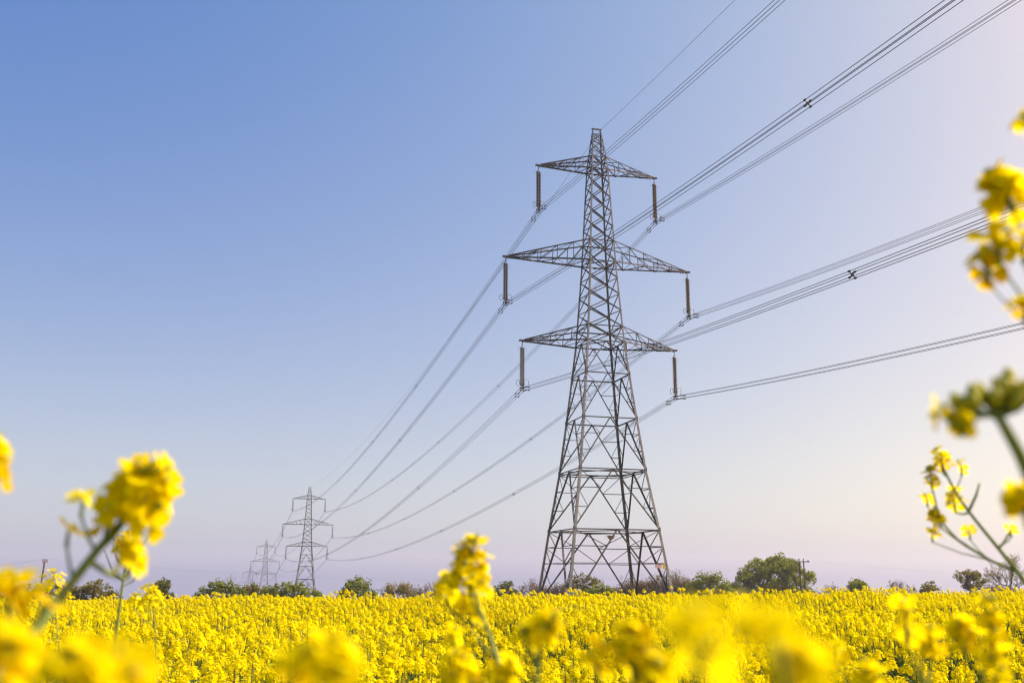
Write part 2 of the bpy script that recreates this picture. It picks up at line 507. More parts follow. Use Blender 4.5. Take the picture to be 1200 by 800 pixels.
    m.add(vs, [(0, 1, 2, 3, 4, 5), (11, 10, 9, 8, 7, 6)] + [(i, i + 6, (i + 1) % 6 + 6, (i + 1) % 6) for i in range(6)])
    m.tube([P + Vector((-.7, 0, .12)), P + Vector((.7, 0, .14))], .02, 4); m.tube([P + Vector((-.6, 0, -.1)), P + Vector((.6, 0, -.08))], .015, 4)
    m.build('circuit_plate', M_BROWNPL, root)
    return root

pylon = make_pylon()
pylon.location = T1[:3]; pylon.rotation_euler = (0, 0, T1[3])
tag(pylon, 'tallest grey steel lattice pylon with six brown insulators, standing in the yellow field', 'pylon', 'pylons of the power line')
for T, lab in ((T2, 'second largest lattice pylon, whole and sharp above the hedge left of the tallest pylon'),
               (T3, 'pale small lattice pylon just left of the second largest pylon, behind the hedge'),
               (T4, 'faint far lattice pylon seen through the left crossarms of the pale small pylon'),
               (T5, 'faintest, most distant lattice pylon, only its tip above the hedge')):
    c = copy_tree(pylon); c.location = T[:3]; c.rotation_euler = (0, 0, T[3])
    tag(c, lab, 'pylon', 'pylons of the power line')

# ------------------------------------------------------------------ the conductors
def tpt(T, a, b, h):
    c, s = math.cos(T[3]), math.sin(T[3])
    return Vector((T[0] + a * c - b * s, T[1] + a * s + b * c, T[2] + h))
L0 = 330
T0 = (T1[0] + L0 * math.sin(.28536), T1[1] - L0 * math.cos(.28536), 8.94, .28536)
TOW = [T0, T1, T2, T3, T4, T5]
SAG = {'TL': (10.1, 7.25, 7, 7, 7), 'TR': (10.1, 7.5, 7, 7, 7), 'ML': (10.1, 7.5, 7, 7, 7), 'MR': (10.1, 7.0, 7, 7, 7), 'BL': (10.1, 7.0, 7, 7, 7), 'BR': (10.1, 5.9, 7, 7, 7)}
PH = {'TL': (-6.773, 40.217), 'TR': (6.773, 40.217), 'ML': (-10.392, 29.517), 'MR': (10.392, 29.517), 'BL': (-8.542, 20.507), 'BR': (8.542, 20.507)}
WORD = {'TL': 'four-wire conductor bundle hanging from the upper left arm of the tallest pylon',
        'TR': 'four-wire conductor bundle hanging from the upper right arm of the tallest pylon',
        'ML': 'four-wire conductor bundle hanging from the middle left arm of the tallest pylon',
        'MR': 'four-wire conductor bundle hanging from the middle right arm of the tallest pylon',
        'BL': 'four-wire conductor bundle hanging from the lowest left arm of the tallest pylon',
        'BR': 'four-wire conductor bundle hanging from the lowest right arm of the tallest pylon'}
SPACERS = {  # (span, fraction from the earlier tower)
    'TL': [(1, .20), (1, .34), (1, .52), (1, .70), (1, .86)], 'TR': [(1, .19), (1, .33), (1, .50), (1, .68), (1, .85)],
    'ML': [(0, .83), (1, .18), (1, .33), (1, .52), (1, .69), (1, .86)], 'MR': [(1, .17), (1, .33), (1, .5), (1, .69), (1, .86)],
    'BL': [(0, .83), (1, .16), (1, .33), (1, .52), (1, .68), (1, .86)], 'BR': [(1, .18), (1, .34), (1, .5), (1, .69), (1, .86)]}
def span_pt(A, B, sag, u):
    p = A.lerp(B, u); p.z -= 4 * sag * u * (1 - u); return p
sp_mesh = None
for k in PH:
    root = empty('conductor_bundle', tpt(T1, PH[k][0], 0, PH[k][1]))
    tag(root, WORD[k], 'power line', 'conductor bundles of the power line')
    org = Vector(root.location)
    ends = [tpt(T, PH[k][0], 0, PH[k][1]) for T in TOW]
    off = [(i * .16, j * .16) for i in (-1, 1) for j in (-1, 1)]
    cx, sx = math.cos(LINE), math.sin(LINE)
    for (a, b) in off:
        m = MB(); pts = []
        dv = Vector((a * cx, a * sx, b))
        for si in range(5):
            n = 64 if si < 2 else 24
            for i in range(n + (si == 4)):
                pts.append(span_pt(ends[si], ends[si + 1], SAG[k][si], i / n) + dv - org)
        m.tube(pts, .019, 5)
        m.build('conductor_wire', M_WIRE, root)
        for si, s in ((0, -1), (1, 1)):                    # armour rods and dampers each side of the clamp
            A, B = (ends[1], ends[0]) if si == 0 else (ends[1], ends[2])
            Lr = (B - A).length
            d = MB()
            q0 = span_pt(A, B, SAG[k][si], 0) + dv - org; q1 = span_pt(A, B, SAG[k][si], .9 / Lr) + dv - org
            d.tube([q0, q1], .034, 6)
            q2 = span_pt(A, B, SAG[k][si], 1.55 / Lr) + dv - org; q3 = span_pt(A, B, SAG[k][si], 2.05 / Lr) + dv - org
            dr = (q3 - q2).normalized(); q2 -= Vector((0, 0, .07)); q3 -= Vector((0, 0, .07))
            d.tube([q2, q2 + dr * .18], .05, 6); d.tube([q3 - dr * .18, q3], .05, 6); d.tube([q2, q3], .012, 4)
            d.build('vibration_damper', M_STEEL_DARK, root)
    for (si, u) in SPACERS[k]:
        c = span_pt(ends[si], ends[si + 1], SAG[k][si], u) - org
        t = span_pt(ends[si], ends[si + 1], SAG[k][si], u + .001) - org - c
        if sp_mesh is None:
            m = MB()
            for (a, b) in off: 
                m.tube([(0, 0, 0), (a * .97, 0, b * .97)], .026, 5); m.box((a, 0, b), .085, .15, .085)
            m.box((0, 0, 0), .15, .07, .15)
            sp_mesh = m.mesh('spacer', [M_STEEL_DARK])
        s = bpy.data.objects.new('spacer', sp_mesh); col.objects.link(s); s.parent = root
        s.location = c; s.rotation_euler = (0, 0, LINE)
# earth wire from peak to peak
m = MB(); pts = []
ends = [tpt(T, .5, 0, H_TOP + .02) for T in TOW]
org = ends[1]
for si in range(5):
    n = 64 if si < 2 else 24
    for i in range(n + (si == 4)): pts.append(span_pt(ends[si], ends[si + 1], (8.6, 6.0, 6, 6, 6)[si], i / n) - org)
m.tube(pts, .016, 5)
ew = m.build('earth_wire', M_WIRE); ew.location = org
tag(ew, 'single thin earth wire running over the very peaks of the pylons', 'power line')

# ------------------------------------------------------------------ the low wooden-pole line behind
def pole_point(px, depth): 
    p = at(px, 690, depth); return Vector((p.x, depth, ground_z(p.x, depth)))
b = pole_point(46.5, 130)
topz = at(48, 657.5, 130).z
up = empty('utility_pole', b); tag(up, 'single thin wooden utility pole with a dark fitting on top, at the far left', 'utility pole')
hgt = topz - b.z
m = MB(); m.tube([(0, 0, -.3), (.1, 0, hgt * .5), (.24, 0, hgt)], [.15, .13, .105], 8); m.build('pole', M_WOOD, up)
m = MB(); m.box((.28, 0, hgt - .1), .10, 1.3, .12); m.tube([(.24, 0, hgt), (.24, 0, hgt + .3)], .04, 6); m.build('crossarm', M_WOOD, up)
m = MB()
for y in (-.55, 0, .55): m.lathe((.28, y, hgt - .02), (.28, y, hgt + .32), [(0, .04), (.3, .08), (.5, .05), (.75, .08), (1, .03)], 8)
m.build('insulator', M_POT, up)
b2 = pole_point(941, 215); topz2 = at(941, 657.5, 215).z
hp = empty('utility_pole', b2); tag(hp, 'twin-legged wooden utility pole with one crossbar, in front of the big round tree', 'utility pole')
h2 = topz2 - b2.z
for x in (-.46, .46):
    m = MB(); m.tube([(x, 0, -.3), (x, 0, h2 + .05)], [.17, .13], 8); m.build('pole', M_WOOD, hp)
m = MB(); m.box((0, -.17, h2 - .05), 3.3, .14, .2); m.box((0, .17, h2 - .05), 3.3, .14, .2); m.build('crossarm', M_WOOD, hp)
for x in (-1.45, -.46, .46, 1.45):
    m = MB(); z0 = h2 + .05 + (.18 if abs(x) < 1 else -.12)
    m.tube([(x, 0, h2 - .05), (x, 0, z0)], .04, 5)
    m.lathe((x, 0, z0 - .05), (x, 0, z0 + .42), [(0, .06), (.25, .17), (.45, .09), (.7, .17), (1, .05)], 8)
    m.build('insulator', M_POT, hp)
LAB = ['topmost thin wire strung between the two wooden utility poles', 'lower thin wire strung between the two wooden utility poles']
for i, (ya, xb, lab) in enumerate(((0, -1.45, LAB[0]), (.55, 1.45, LAB[1]))):
    A = b + Vector((.28, ya, hgt + .3)); B = b2 + Vector((xb, 0, h2 + .25))
    far = at(1420, 672 + i * 1.0, 330)
    left = at(-260, 668, 150)
    m = MB()
    pts = [span_pt(left, A, 1.0, t / 12) - A for t in range(12)] + [span_pt(A, B, 3.2 + i * .35, t / 40) - A for t in range(40)] + [span_pt(B, far, 2.2, t / 20) - A for t in range(21)]
    m.tube(pts, .005, 4)
    o = m.build('pole_line_wire', M_WIRE); o.location = A
    tag(o, lab, 'wire')

# ------------------------------------------------------------------ trees and shrubs of the hedge line
def leaf_mats(name, c1, c2): return leafy(name, c1, c2, .55, .45, .6, .01, detail=4)
L_GREEN = leaf_mats('spring_leaf', (.125, .165, .006), (.215, .255, .014))
L_DARK = leaf_mats('dark_leaf', (.07, .092, .012), (.13, .15, .02))
L_OLIVE = leaf_mats('olive_leaf', (.14, .13, .014), (.23, .205, .022))
L_BROWN = leaf_mats('russet_leaf', (.12, .09, .045), (.19, .15, .055))
def leaf_quad(mb, p, s, rg):
    n = Vector(rg.normal(size=3)); n.z = abs(n.z) + .3; n.normalize()
    a = n.orthogonal().normalized(); w = rg.uniform(0, 6.28)
    b = n.cross(a); u = a * math.cos(w) + b * math.sin(w); v = n.cross(u)
    mb.add([p - u * s, p - v * s * .55, p + u * s, p + v * s * .55], [(0, 1, 2, 3)])
def limb(mb, p, q, r0, r1, rg, wob=.08, n=4):
    L = (q - p).length
    pts = [p.lerp(q, t / n) + (Vector(rg.normal(size=3)) * wob * L * math.sin(PI * t / n) * .5 if 0 < t < n else Vector()) for t in range(n + 1)]
    mb.tube(pts, [r0 + (r1 - r0) * t / n for t in range(n + 1)], 5, cap=False)
    return pts
def bare(mb, p, d, L, r, depth, rg, spread=.55, tips=None, gnarl=.15):
    q = p + d * L
    pts = limb(mb, p, q, r, r * .66, rg, gnarl, 3 if depth > 1 else 2)
    if depth == 0:
        if tips is not None: tips.append(q)
        return
    for i in range(3 if depth > 2 else 4):
        t = .45 + .55 * rg.random() if i else 1.0
        s = p.lerp(q, t)
        nd = (d + Vector(rg.normal(size=3)) * spread + Vector((0, 0, .10))).normalized()
        bare(mb, s, nd, L * (.62 + .2 * rg.random()), r * .55, depth - 1, rg, spread, tips, gnarl)
tree_n = [0]
def place_tree(name, cat, label, px, top, wpx, depth, kind, group='trees and shrubs of the hedge line', leafm=None, lobes=None, seed=None, trunk=.22, low=.1, dens=1.0, leaf=.2):
    tree_n[0] += 1
    rg = np.random.default_rng(seed or 100 + tree_n[0])
    p = at(px, 690, depth); x = p.x; gz = ground_z(x, depth)
    W = wpx / FPX * depth * .97; H = at(px, top, depth).z - gz
    root = empty(name, (x, depth, gz)); tag(root, label, cat, group)
    tr, cr = MB(), MB()
    if kind in ('dense', 'open', 'bush'):
        th = H * (trunk if kind != 'bush' else .08)
        r0 = max(.05, H * .026) if kind != 'bush' else .05
        cz0 = H * low
        cl = []
        nc = int((85 if kind == 'dense' else 46 if kind == 'open' else 110) * max(.7, min(2.6, W * H / 40)))
        tries = 0
        while len(cl) < nc and tries < 6000:
            tries += 1
            u = rg.uniform(-1, 1, 3)
            if kind == 'bush':
                zm = H * (1 - .5 * u[0] ** 2) * (.78 + .24 * rg.random())
                cl.append(Vector((u[0] * W / 2 * .95, u[1] * min(W / 2, 2.2), max(.2, zm * rg.random() ** .55 - H * .06))))
                continue
            rr = math.sqrt(u[0] ** 2 + u[1] ** 2 + u[2] ** 2)
            if rr > 1 or rr < (.4 if kind == 'dense' else .3): continue
            cz = (H + cz0) / 2 + u[2] * (H - cz0) / 2 * .95
            cl.append(Vector((u[0] * W / 2 * .95, u[1] * W / 2 * .85, max(.25, cz))))
        base = Vector((0, 0, th))
        if kind != 'bush':
            limb(tr, Vector((0, 0, -.2)), base, r0 * 1.25, r0, rg, .04, 3)
            mains = []
            for i in range(7):
                a = i * 2.4 + rg.uniform(-.3, .3); el = rg.uniform(.45, 1.25)
                e = Vector((math.cos(a) * math.cos(el) * W * .3, math.sin(a) * math.cos(el) * W * .3, th + math.sin(el) * (H - th) * .62))
                mains.append(limb(tr, base - Vector((0, 0, th * .2 * rg.random())), e, r0 * .6, r0 * .22, rg, .18, 5))
        else:
            mains = []
            for i in range(7):
                b0 = Vector((rg.uniform(-.3, .3) * W, rg.uniform(-.15, .15) * W, -.1))
                mains.append(limb(tr, b0, b0 * 1.2 + Vector((rg.normal() * .12 * W, rg.normal() * .1 * W, H * rg.uniform(.5, .8))), .05, .02, rg, .15, 4))
        nodes = [q for mm in mains for q in mm[1:]]
        for c in cl:
            q = min(nodes, key=lambda n_: (n_ - c).length)
            limb(tr, q, c, r0 * .16, .012, rg, .15, 3)
            cs = rg.uniform(.55, 1.0) * min(W, H) * (.17 if kind == 'dense' else .18)
            nl = int((80 if kind == 'dense' else 46 if kind == 'open' else 50) * dens)
            for _ in range(nl):
                o = Vector(rg.normal(size=3)); o = o * (cs * (.62 if kind != 'bush' else .85) * rg.random() ** .4 / max(.6, o.length) * 1.2)
                o.z = o.z * .75 + (abs(o.z) * .5 if kind == 'bush' else 0)
                pp = c + o
                if pp.z < .05: continue
                leaf_quad(cr, pp, leaf * rg.uniform(.6, 1.25), rg)
        tr.build('trunk', M_BARK, root)
        if cr.v: cr.build('crown', leafm, root)
    else:                                      # bare: twigs, with a little first leaf
        tips = []
        if kind == 'baretree':
            th = H * trunk
            limb(tr, Vector((0, 0, -.2)), Vector((.1, 0, th)), H * .035, H * .026, rg, .05, 3)
            for i in range(6):
                a = i * 1.15 + rg.uniform(-.3, .3); el = rg.uniform(.3, 1.3)
                d = Vector((math.cos(a) * math.cos(el) * W / H * 1.1, math.sin(a) * math.cos(el) * W / H, math.sin(el) + .1)).normalized()
                bare(cr, Vector((.1, 0, th * rg.uniform(.75, 1))), d, (H - th) * .36, H * .014, 4, rg, .5, tips, .22)
        else:
            n = max(5, int(W * 3.6))
            for i in range(n):
                b0 = Vector((rg.uniform(-.46, .46) * W, rg.uniform(-.5, .5) * min(W, 2), -.1))
                d = Vector((rg.normal() * .25, rg.normal() * .25, 1)).normalized()
                hh = H * (1 - .35 * abs(b0.x / W * 2) ** 2) * rg.uniform(.7, 1)
                bare(cr, b0, d, hh * .40, .045, 3, rg, .42, tips, .15)
        zs = max(v[2] for v in cr.v)
        cr.v = [(v[0], v[1], v[2] * (H / zs if v[2] > 0 else 1)) for v in cr.v]
        if kind == 'baretree':
            xs = max(abs(v[0]) for v in cr.v); k = W / 2 / xs
            cr.v = [(v[0] * k, v[1] * k, v[2]) for v in cr.v]
            tips = [Vector((q.x * k, q.y * k, q.z * H / zs)) for q in tips]
        else: tips = [Vector((q.x, q.y, q.z * H / zs)) for q in tips]
        if tr.v: tr.build('trunk', M_BARK, root)
        cr.build('branches', M_TWIG if kind != 'baretree' else M_BARK, root)
        if leafm:
            lf = MB()
            for q in tips:
                if rg.random() < .75 * dens:
                    for _ in range(5): leaf_quad(lf, q + Vector(rg.normal(size=3)) * .20, .13 * rg.uniform(.6, 1.3), rg)
            if lf.v: lf.build('crown', leafm, root)
    return root

PT = place_tree
PT('bush', 'bush', 'dark green hedge bush at the far left edge, behind the blurred flowers', 20, 682, 70, 150, 'bush', leafm=L_DARK)
PT('bush', 'bush', 'olive feathery bush just right of the single thin utility pole', 107, 679, 62, 150, 'bush', leafm=L_OLIVE)
PT('bush', 'bush', 'small dark bush standing alone right of the leaning foreground flower stalk', 190, 678, 27, 150, 'bush', leafm=L_DARK)
PT('bush', 'bush', 'bright green bush left of the pale far pylons', 261, 679, 62, 165, 'bush', leafm=L_GREEN)
PT('bush', 'bush', 'bright green bush at the foot of the second largest pylon', 338, 680, 84, 165, 'bush', leafm=L_GREEN)
PT('bush', 'bush', 'rounded yellow-green bush standing alone right of the second largest pylon', 419, 676, 46, 165, 'bush', leafm=L_GREEN)
PT('shrub', 'shrub', 'thin half-bare green shrub right of the rounded yellow-green bush', 468, 681, 34, 175, 'bare', leafm=L_OLIVE)
PT('shrub', 'shrub', 'bare greyish shrub left of the central blurred flower head', 500, 681, 36, 180, 'bare', leafm=L_BROWN, dens=.4)
PT('bush', 'bush', 'dark green bush just right of the central blurred flower head', 592, 680, 40, 180, 'bush', leafm=L_DARK)
PT('shrub', 'shrub', 'bare purplish shrub beside the left leg of the tallest pylon', 622, 677, 34, 185, 'bare', leafm=L_BROWN, dens=.3)
PT('tree', 'tree', 'olive round-topped small tree seen through the left half of the tallest pylon', 683, 671, 46, 190, 'open', leafm=L_OLIVE, trunk=.3, low=.3, dens=1.2)
PT('bush', 'bush', 'low fresh green bush seen through the middle of the tallest pylon', 704, 681, 44, 175, 'bush', leafm=L_GREEN)
PT('shrub', 'shrub', 'brown bare shrub seen through the right half of the tallest pylon', 735, 676, 52, 195, 'bare', leafm=L_BROWN, dens=.9)
PT('shrub', 'shrub', 'tall brown bare shrub just right of the tallest pylon', 786, 667, 58, 195, 'bare', leafm=L_BROWN, dens=.9)
PT('bush', 'bush', 'wide rounded green bush between the tallest pylon and the big round tree', 831, 669, 60, 185, 'bush', leafm=L_GREEN, low=.05)
PT('tree', 'tree', 'big round leafy tree, the largest on the hedge line, beside the twin-legged pole', 911, 649, 96, 225, 'dense', leafm=L_GREEN, trunk=.2, low=.02, dens=1.5, leaf=.25)
PT('shrub', 'shrub', 'low bare shrub just right of the big round tree', 975, 682, 34, 200, 'bare', leafm=L_BROWN, dens=.3)
PT('bush', 'bush', 'small dark green pointed bush right of the twin-legged utility pole', 1007, 675, 30, 185, 'bush', leafm=L_GREEN)
PT('shrub', 'shrub', 'small bare twiggy shrub midway between two small green bushes on the right', 1054, 678, 24, 190, 'bare', leafm=L_BROWN, dens=.3)
PT('bush', 'bush', 'small olive rounded bush left of the small spreading tree on the right', 1089, 679, 24, 195, 'bush', leafm=L_OLIVE)
PT('tree', 'tree', 'small spreading olive tree with visible trunk, left of the bare tree at the right edge', 1138, 665, 38, 200, 'open', leafm=L_OLIVE, trunk=.34, low=.36, dens=1.25)
PT('tree', 'tree', 'taller nearly bare tree with a dark trunk at the right edge', 1181, 649, 62, 205, 'baretree', leafm=L_OLIVE, trunk=.3, dens=.8)
PT('shrub', 'shrub', 'low tangled brown shrub under the bare tree at the right edge', 1165, 683, 66, 200, 'bare', leafm=L_BROWN, dens=.6)

PT('bush', 'bush', 'low olive bush joining the two bright green bushes near the far pylons', 300, 684, 70, 170, 'bush', leafm=L_OLIVE)
PT('bush', 'bush', 'low dark bush behind the single thin utility pole', 62, 684, 60, 160, 'bush', leafm=L_DARK)
PT('shrub', 'shrub', 'low russet shrub between the left legs of the tallest pylon', 650, 682, 56, 200, 'bare', leafm=L_BROWN, dens=.9)
PT('bush', 'bush', 'low russet bush under the right legs of the tallest pylon', 762, 680, 84, 205, 'bush', leafm=L_BROWN)
PT('shrub', 'shrub', 'low russet scrub between the tallest pylon and the wide rounded bush', 806, 676, 50, 210, 'bare', leafm=L_BROWN, dens=1.0)
PT('bush', 'bush', 'low dark bush tucked against the left side of the big round tree', 862, 680, 40, 215, 'bush', leafm=L_DARK)

# ------------------------------------------------------------------ rapeseed plants
def petal_hi(mb, c, n, u, L, m, rg):
    """one rounded cupped petal on floret centre c, normal n, pointing along u"""
    v = n.cross(u)
    rows = [(.12, .10, .02), (.45, .36, .02), (.78, .50, .10), (1.0, .30, .16)]
    j = rg.uniform(-.12, .12)
    vs = []
    for (t, w, z) in rows:
        for s in (-1, 0, 1):
            vs.append(c + u * (L * t) + v * (L * w * s) + n * (L * (z + (.07 if s else 0) + j * t)))
    fs = []
    for i in range(3):
        for k in range(2): fs.append((i * 3 + k, i * 3 + k + 1, i * 3 + k + 4, i * 3 + k + 3))
    mb.add(vs, fs, m)
def floret(mb, c, n, size, rg, hi, m):
    n = n.normalized(); a = n.orthogonal().normalized(); b = n.cross(a); w0 = rg.uniform(0, 6.28)
    for k in range(4):
        w = w0 + k * PI / 2 + rg.uniform(-.18, .18)
        u = a * math.cos(w) + b * math.sin(w)
        L = size * rg.uniform(.88, 1.1)
        if hi: petal_hi(mb, c, n, u, L, m, rg)
        else:
            v = n.cross(u); z = rg.uniform(-.1, .35)
            mb.add([c + u * L * .08, c + u * L * .62 + v * L * .48 + n * L * z * .6, c + u * L * 1.02 + n * L * z, c + u * L * .62 - v * L * .48 + n * L * z * .6], [(0, 1, 2, 3)], m)
    if hi:
        for k in range(5):
            w = k * 1.26; d = (n + (a * math.cos(w) + b * math.sin(w)) * .35).normalized()
            mb.tube([c, c + d * size * .42], [size * .03, size * .07], 4, 3)
def raceme(mb, p, ax, n, spread, length, size, rg, hi, bud=True, old=.12, droop=0.0):
    """florets on pedicels spiralling round the axis; materials 0 petal, 1 old petal, 2 stem, 3 bud"""
    ax = ax.normalized(); a = ax.orthogonal().normalized(); b = ax.cross(a)
    top = p + ax * length
    mb.tube([p, top], [size * .16, size * .09], 5 if hi else 3, 2, cap=False)
    for i in range(n):
        t = (i + .5) / n
        w = i * 2.399 + rg.uniform(-.3, .3)
        o = a * math.cos(w) + b * math.sin(w)
        base = p + ax * (length * t)
        r = spread * (1.0 - .55 * t) * (rg.uniform(.55, 1.2) if hi else rg.uniform(.72, 1.12))
        c = base + o * r + ax * (size * rg.uniform(.3, .9)) * (1 - droop)
        nrm = (o * (1.15 - .8 * t) + ax * (.35 + .9 * t) + Vector(rg.normal(size=3)) * .22)
        mb.tube([base, base.lerp(c, .5) + o * r * .12, c], size * .045, 3, 2, cap=False)
        floret(mb, c, nrm, size * rg.uniform(.85, 1.1), rg, hi, 1 if rg.random() < old and t < .5 else 0)
    if bud:
        for i in range(9 if hi else 4):
            w = i * 2.4; o = a * math.cos(w) + b * math.sin(w)
            c = top + o * size * .42 * math.sqrt(i / 9 if hi else i / 4) + ax * size * rg.uniform(.1, .5)
            mb.lathe(c, c + (ax + o * .3).normalized() * size * .55, [(0, size * .06), (.4, size * .16), (.8, size * .12), (1, size * .02)], 5 if hi else 4, 3)
def pods(mb, p, ax, n, length, rg, m=2, r=.0013):
    ax = ax.normalized(); a = ax.orthogonal().normalized(); b = ax.cross(a)
    for i in range(n):
        w = i * 2.4 + rg.uniform(-.3, .3); o = a * math.cos(w) + b * math.sin(w)
        s = p + ax * length * (i + .5) / n
        e1 = s + (o + ax * .5) * .014; e2 = e1 + (o * .5 + ax).normalized() * rg.uniform(.02, .045)
        mb.tube([s, e1, e2], [r * .6, r, r * .5], 3, m, cap=False)
def leaf_shape(mb, p, d, L, W, rg, m=0, seg=4):
    d = d.normalized(); v = d.cross(Vector((0, 0, 1)))
    v = v.normalized() if v.length > .01 else Vector((1, 0, 0))
    vs, fs = [], []
    for i in range(seg + 1):
        t = i / seg
        w = W * (math.sin(PI * min(1, t * .92 + .08)) ** .7) * .5 + .001
        c = p + d * (L * t) + Vector((0, 0, -L * .55 * t * t)) 
        wv = math.sin(i * 2.1 + p.x * 40) * W * .12
        vs += [c - v * w + Vector((0, 0, wv + w * .25)), c, c + v * w + Vector((0, 0, -wv + w * .25))]
    for i in range(seg):
        for k in (0, 1): fs.append((i * 3 + k, i * 3 + k + 1, i * 3 + k + 4, i * 3 + k + 3))
    mb.add(vs, fs, m)
HEAD_M = [M_PETAL, M_PETAL_OLD, M_STEM, M_BUD]

def crop_plant(seed, H=1.2):
    """returns stem MB, list of head MBs, leaf MB - origin at the foot"""
    rg = np.random.default_rng(seed)
    st, lf, heads = MB(), MB(), []
    lean = Vector((rg.normal() * .05, rg.normal() * .05, 0))
    pts = [Vector((0, 0, -.05)), Vector((0, 0, H * .35)) + lean * .3, Vector((0, 0, H * .7)) + lean * .7, Vector((0, 0, H * .93)) + lean]
    st.tube(pts, [.006, .005, .004, .0024], 5, 0, cap=False)
    def head(p, ax, sc):
        h = MB(); n = int(rg.integers(17, 27) * sc)
        raceme(h, p, ax, n, .028 * sc, .036 * sc, .0100, rg, False, True, .06)
        pods(h, p - ax.normalized() * .07, ax, int(3 * sc), .06, rg)
        heads.append(h)
    head(pts[-1], Vector((rg.normal() * .15, rg.normal() * .15, 1)), 1.1)
    nb = int(rg.integers(6, 9))
    for i in range(nb):
        w = i * 2.4 + rg.uniform(-.5, .5); t = rg.uniform(.42, .78)
        s = pts[1].lerp(pts[3], (t - .35) / .6)
        out = Vector((math.cos(w), math.sin(w), 0))
        e = s + out * rg.uniform(.05, .17) + Vector((0, 0, rg.uniform(.82, .99) * H - s.z - .03))
        mid = s.lerp(e, .45) + out * .03
        st.tube([s, mid, e], [.003, .0026, .0018], 4, 0, cap=False)
        head(e, e - mid, rg.uniform(.7, 1.0))
        leaf_shape(lf, s, out + Vector((0, 0, .5)), rg.uniform(.06, .11), .022, rg)
        if rg.random() < .6: leaf_shape(lf, mid, Vector((math.cos(w + 1), math.sin(w + 1), .6)), rg.uniform(.04, .07), .015, rg)
    for i in range(8):
        w = i * 2.4 + 1; z = rg.uniform(.25, .8) * H
        leaf_shape(lf, Vector((0, 0, z)) + lean * z / H, Vector((math.cos(w), math.sin(w), .45)), rg.uniform(.10, .2), rg.uniform(.03, .055), rg)
    return st, heads, lf

# ---- foreground plants: each one its own, traced by where its heads stand in space
def fg_plant(label, heads, stem, foot=None, seed=1, r=.0017, group=None, leaves=(), extra=()):
    """heads: dicts px, py, d, w (photo px across), n, ax; stem: photo points (px, py, d) from the head downwards"""
    rg = np.random.default_rng(seed)
    P = [at(*q) for q in stem]
    last = P[-1]
    fx, fy = foot or (last.x * 1.0, last.y + .02)
    root = empty('rapeseed_plant', (fx, fy, ground_z(fx, fy)))
    tag(root, label, 'rapeseed plant', group)
    O = Vector(root.location)
    path = P + [last.lerp(Vector((fx, fy, .6)), .5) + Vector((0, 0, -.05)), Vector((fx, fy, .45)), Vector((fx, fy, O.z - .04))]
    path = [q - O for q in path]
    # smooth the stem
    sm = []
    def tang(i):
        a, c = path[max(i - 1, 0)], path[min(i + 1, len(path) - 1)]
        return (c - a).normalized()
    for i in range(len(path) - 1):
        p1, p2 = path[i], path[i + 1]; L = (p2 - p1).length
        m1, m2 = tang(i) * L, tang(i + 1) * L
        for k in range(6):
            t = k / 6
            sm.append(p1 * (2*t**3 - 3*t*t + 1) + m1 * (t**3 - 2*t*t + t) + p2 * (3*t*t - 2*t**3) + m2 * (t**3 - t*t))
    sm.append(path[-1])
    st = MB(); n = len(sm); st.tube(sm, [r * (.55 + 1.3 * i / n) for i in range(n)], 8, 0)
    for ex in extra:
        e_ = [at(*q) - O for q in ex]; st.tube(e_, [r * (.5 + .4 * i / len(e_)) for i in range(len(e_))], 6, 0); sm += e_; n = len(sm)
    hm = []
    for h in heads:
        c = at(h['px'], h['py'], h['d']) - O
        wid = h['w'] / FPX * h['d']
        ax = Vector(h.get('ax', (0, 0, 1))).normalized()
        m = MB()
        if h.get('green'):                                  # a tuft of green buds on short stalks
            for i in range(h['green']):
                o = Vector(rg.normal(size=3)).normalized() * wid * .5 * rg.random() ** .5; o.z = abs(o.z) * 1.1 - .15 * wid
                b_ = c + o; d_ = (o + Vector((0, 0, .008))).normalized()
                m.tube([c - Vector((0, 0, wid * .3)), b_], [.0008, .0006], 4, 2, cap=False)
                m.lathe(b_, b_ + d_ * .0075, [(0, .001), (.35, .0024), (.75, .002), (1, .0006)], 6, 3)
            j = min(range(n), key=lambda i: (sm[i] - c).length)
            st.tube([c - Vector((0, 0, wid * .3)), sm[j]], [r * .4, r * .6], 6, 0, cap=False)
            hm.append(m); continue
        size = h.get('size', .0084); nfl = h.get('n', 16)
        sp = max(.003, wid / 2 - size * 1.0)
        ln = h.get('len', max(.008, wid * .6))
        base = c - ax * (ln * .5 + size * .5)
        raceme(m, base, ax, nfl, sp, ln, size, rg, True, h.get('bud', True), h.get('old', .12))
        # branch joining the head to the stem
        j = min(range(n), key=lambda i: (sm[i] - base).length + (0 if sm[i].z < base.z - .01 else .012))
        j = min(n - 1, j + 1)
        if (sm[j] - base).length > .004:
            q_ = .45 if nfl > 3 else .28
            st.tube([base, base.lerp(sm[j], .5) - Vector((0, 0, .002)), sm[j]], [r * q_, r * q_ * 1.1, r * q_ * 1.4], 6, 0, cap=False)
        if h.get('pods'): pods(m, base - ax * .05, ax, h['pods'], .05, rg)
        hm.append(m)
    st.build('stem', M_STALK, root, smooth=True)
    for m in hm: m.build('flower_head', HEAD_M, root, smooth=True)
    lf = MB()
    for i in range(5):
        w = i * 2.4 + seed; z = rg.uniform(.2, .8)
        leaf_shape(lf, Vector((0, 0, z)), Vector((math.cos(w), math.sin(w), .45)), rg.uniform(.10, .16), .04, rg, seg=6)
    for (px, py, d, L) in leaves:
        leaf_shape(lf, at(px, py, d) - O, Vector((-.5, .1, .8)), L, .006, rg)
    lf.build('leaf', M_RLEAF, root, smooth=True)
    return root
def hd(px, py, d, w, n=14, **k): return dict(px=px, py=py, d=d, w=w, n=n, **k)

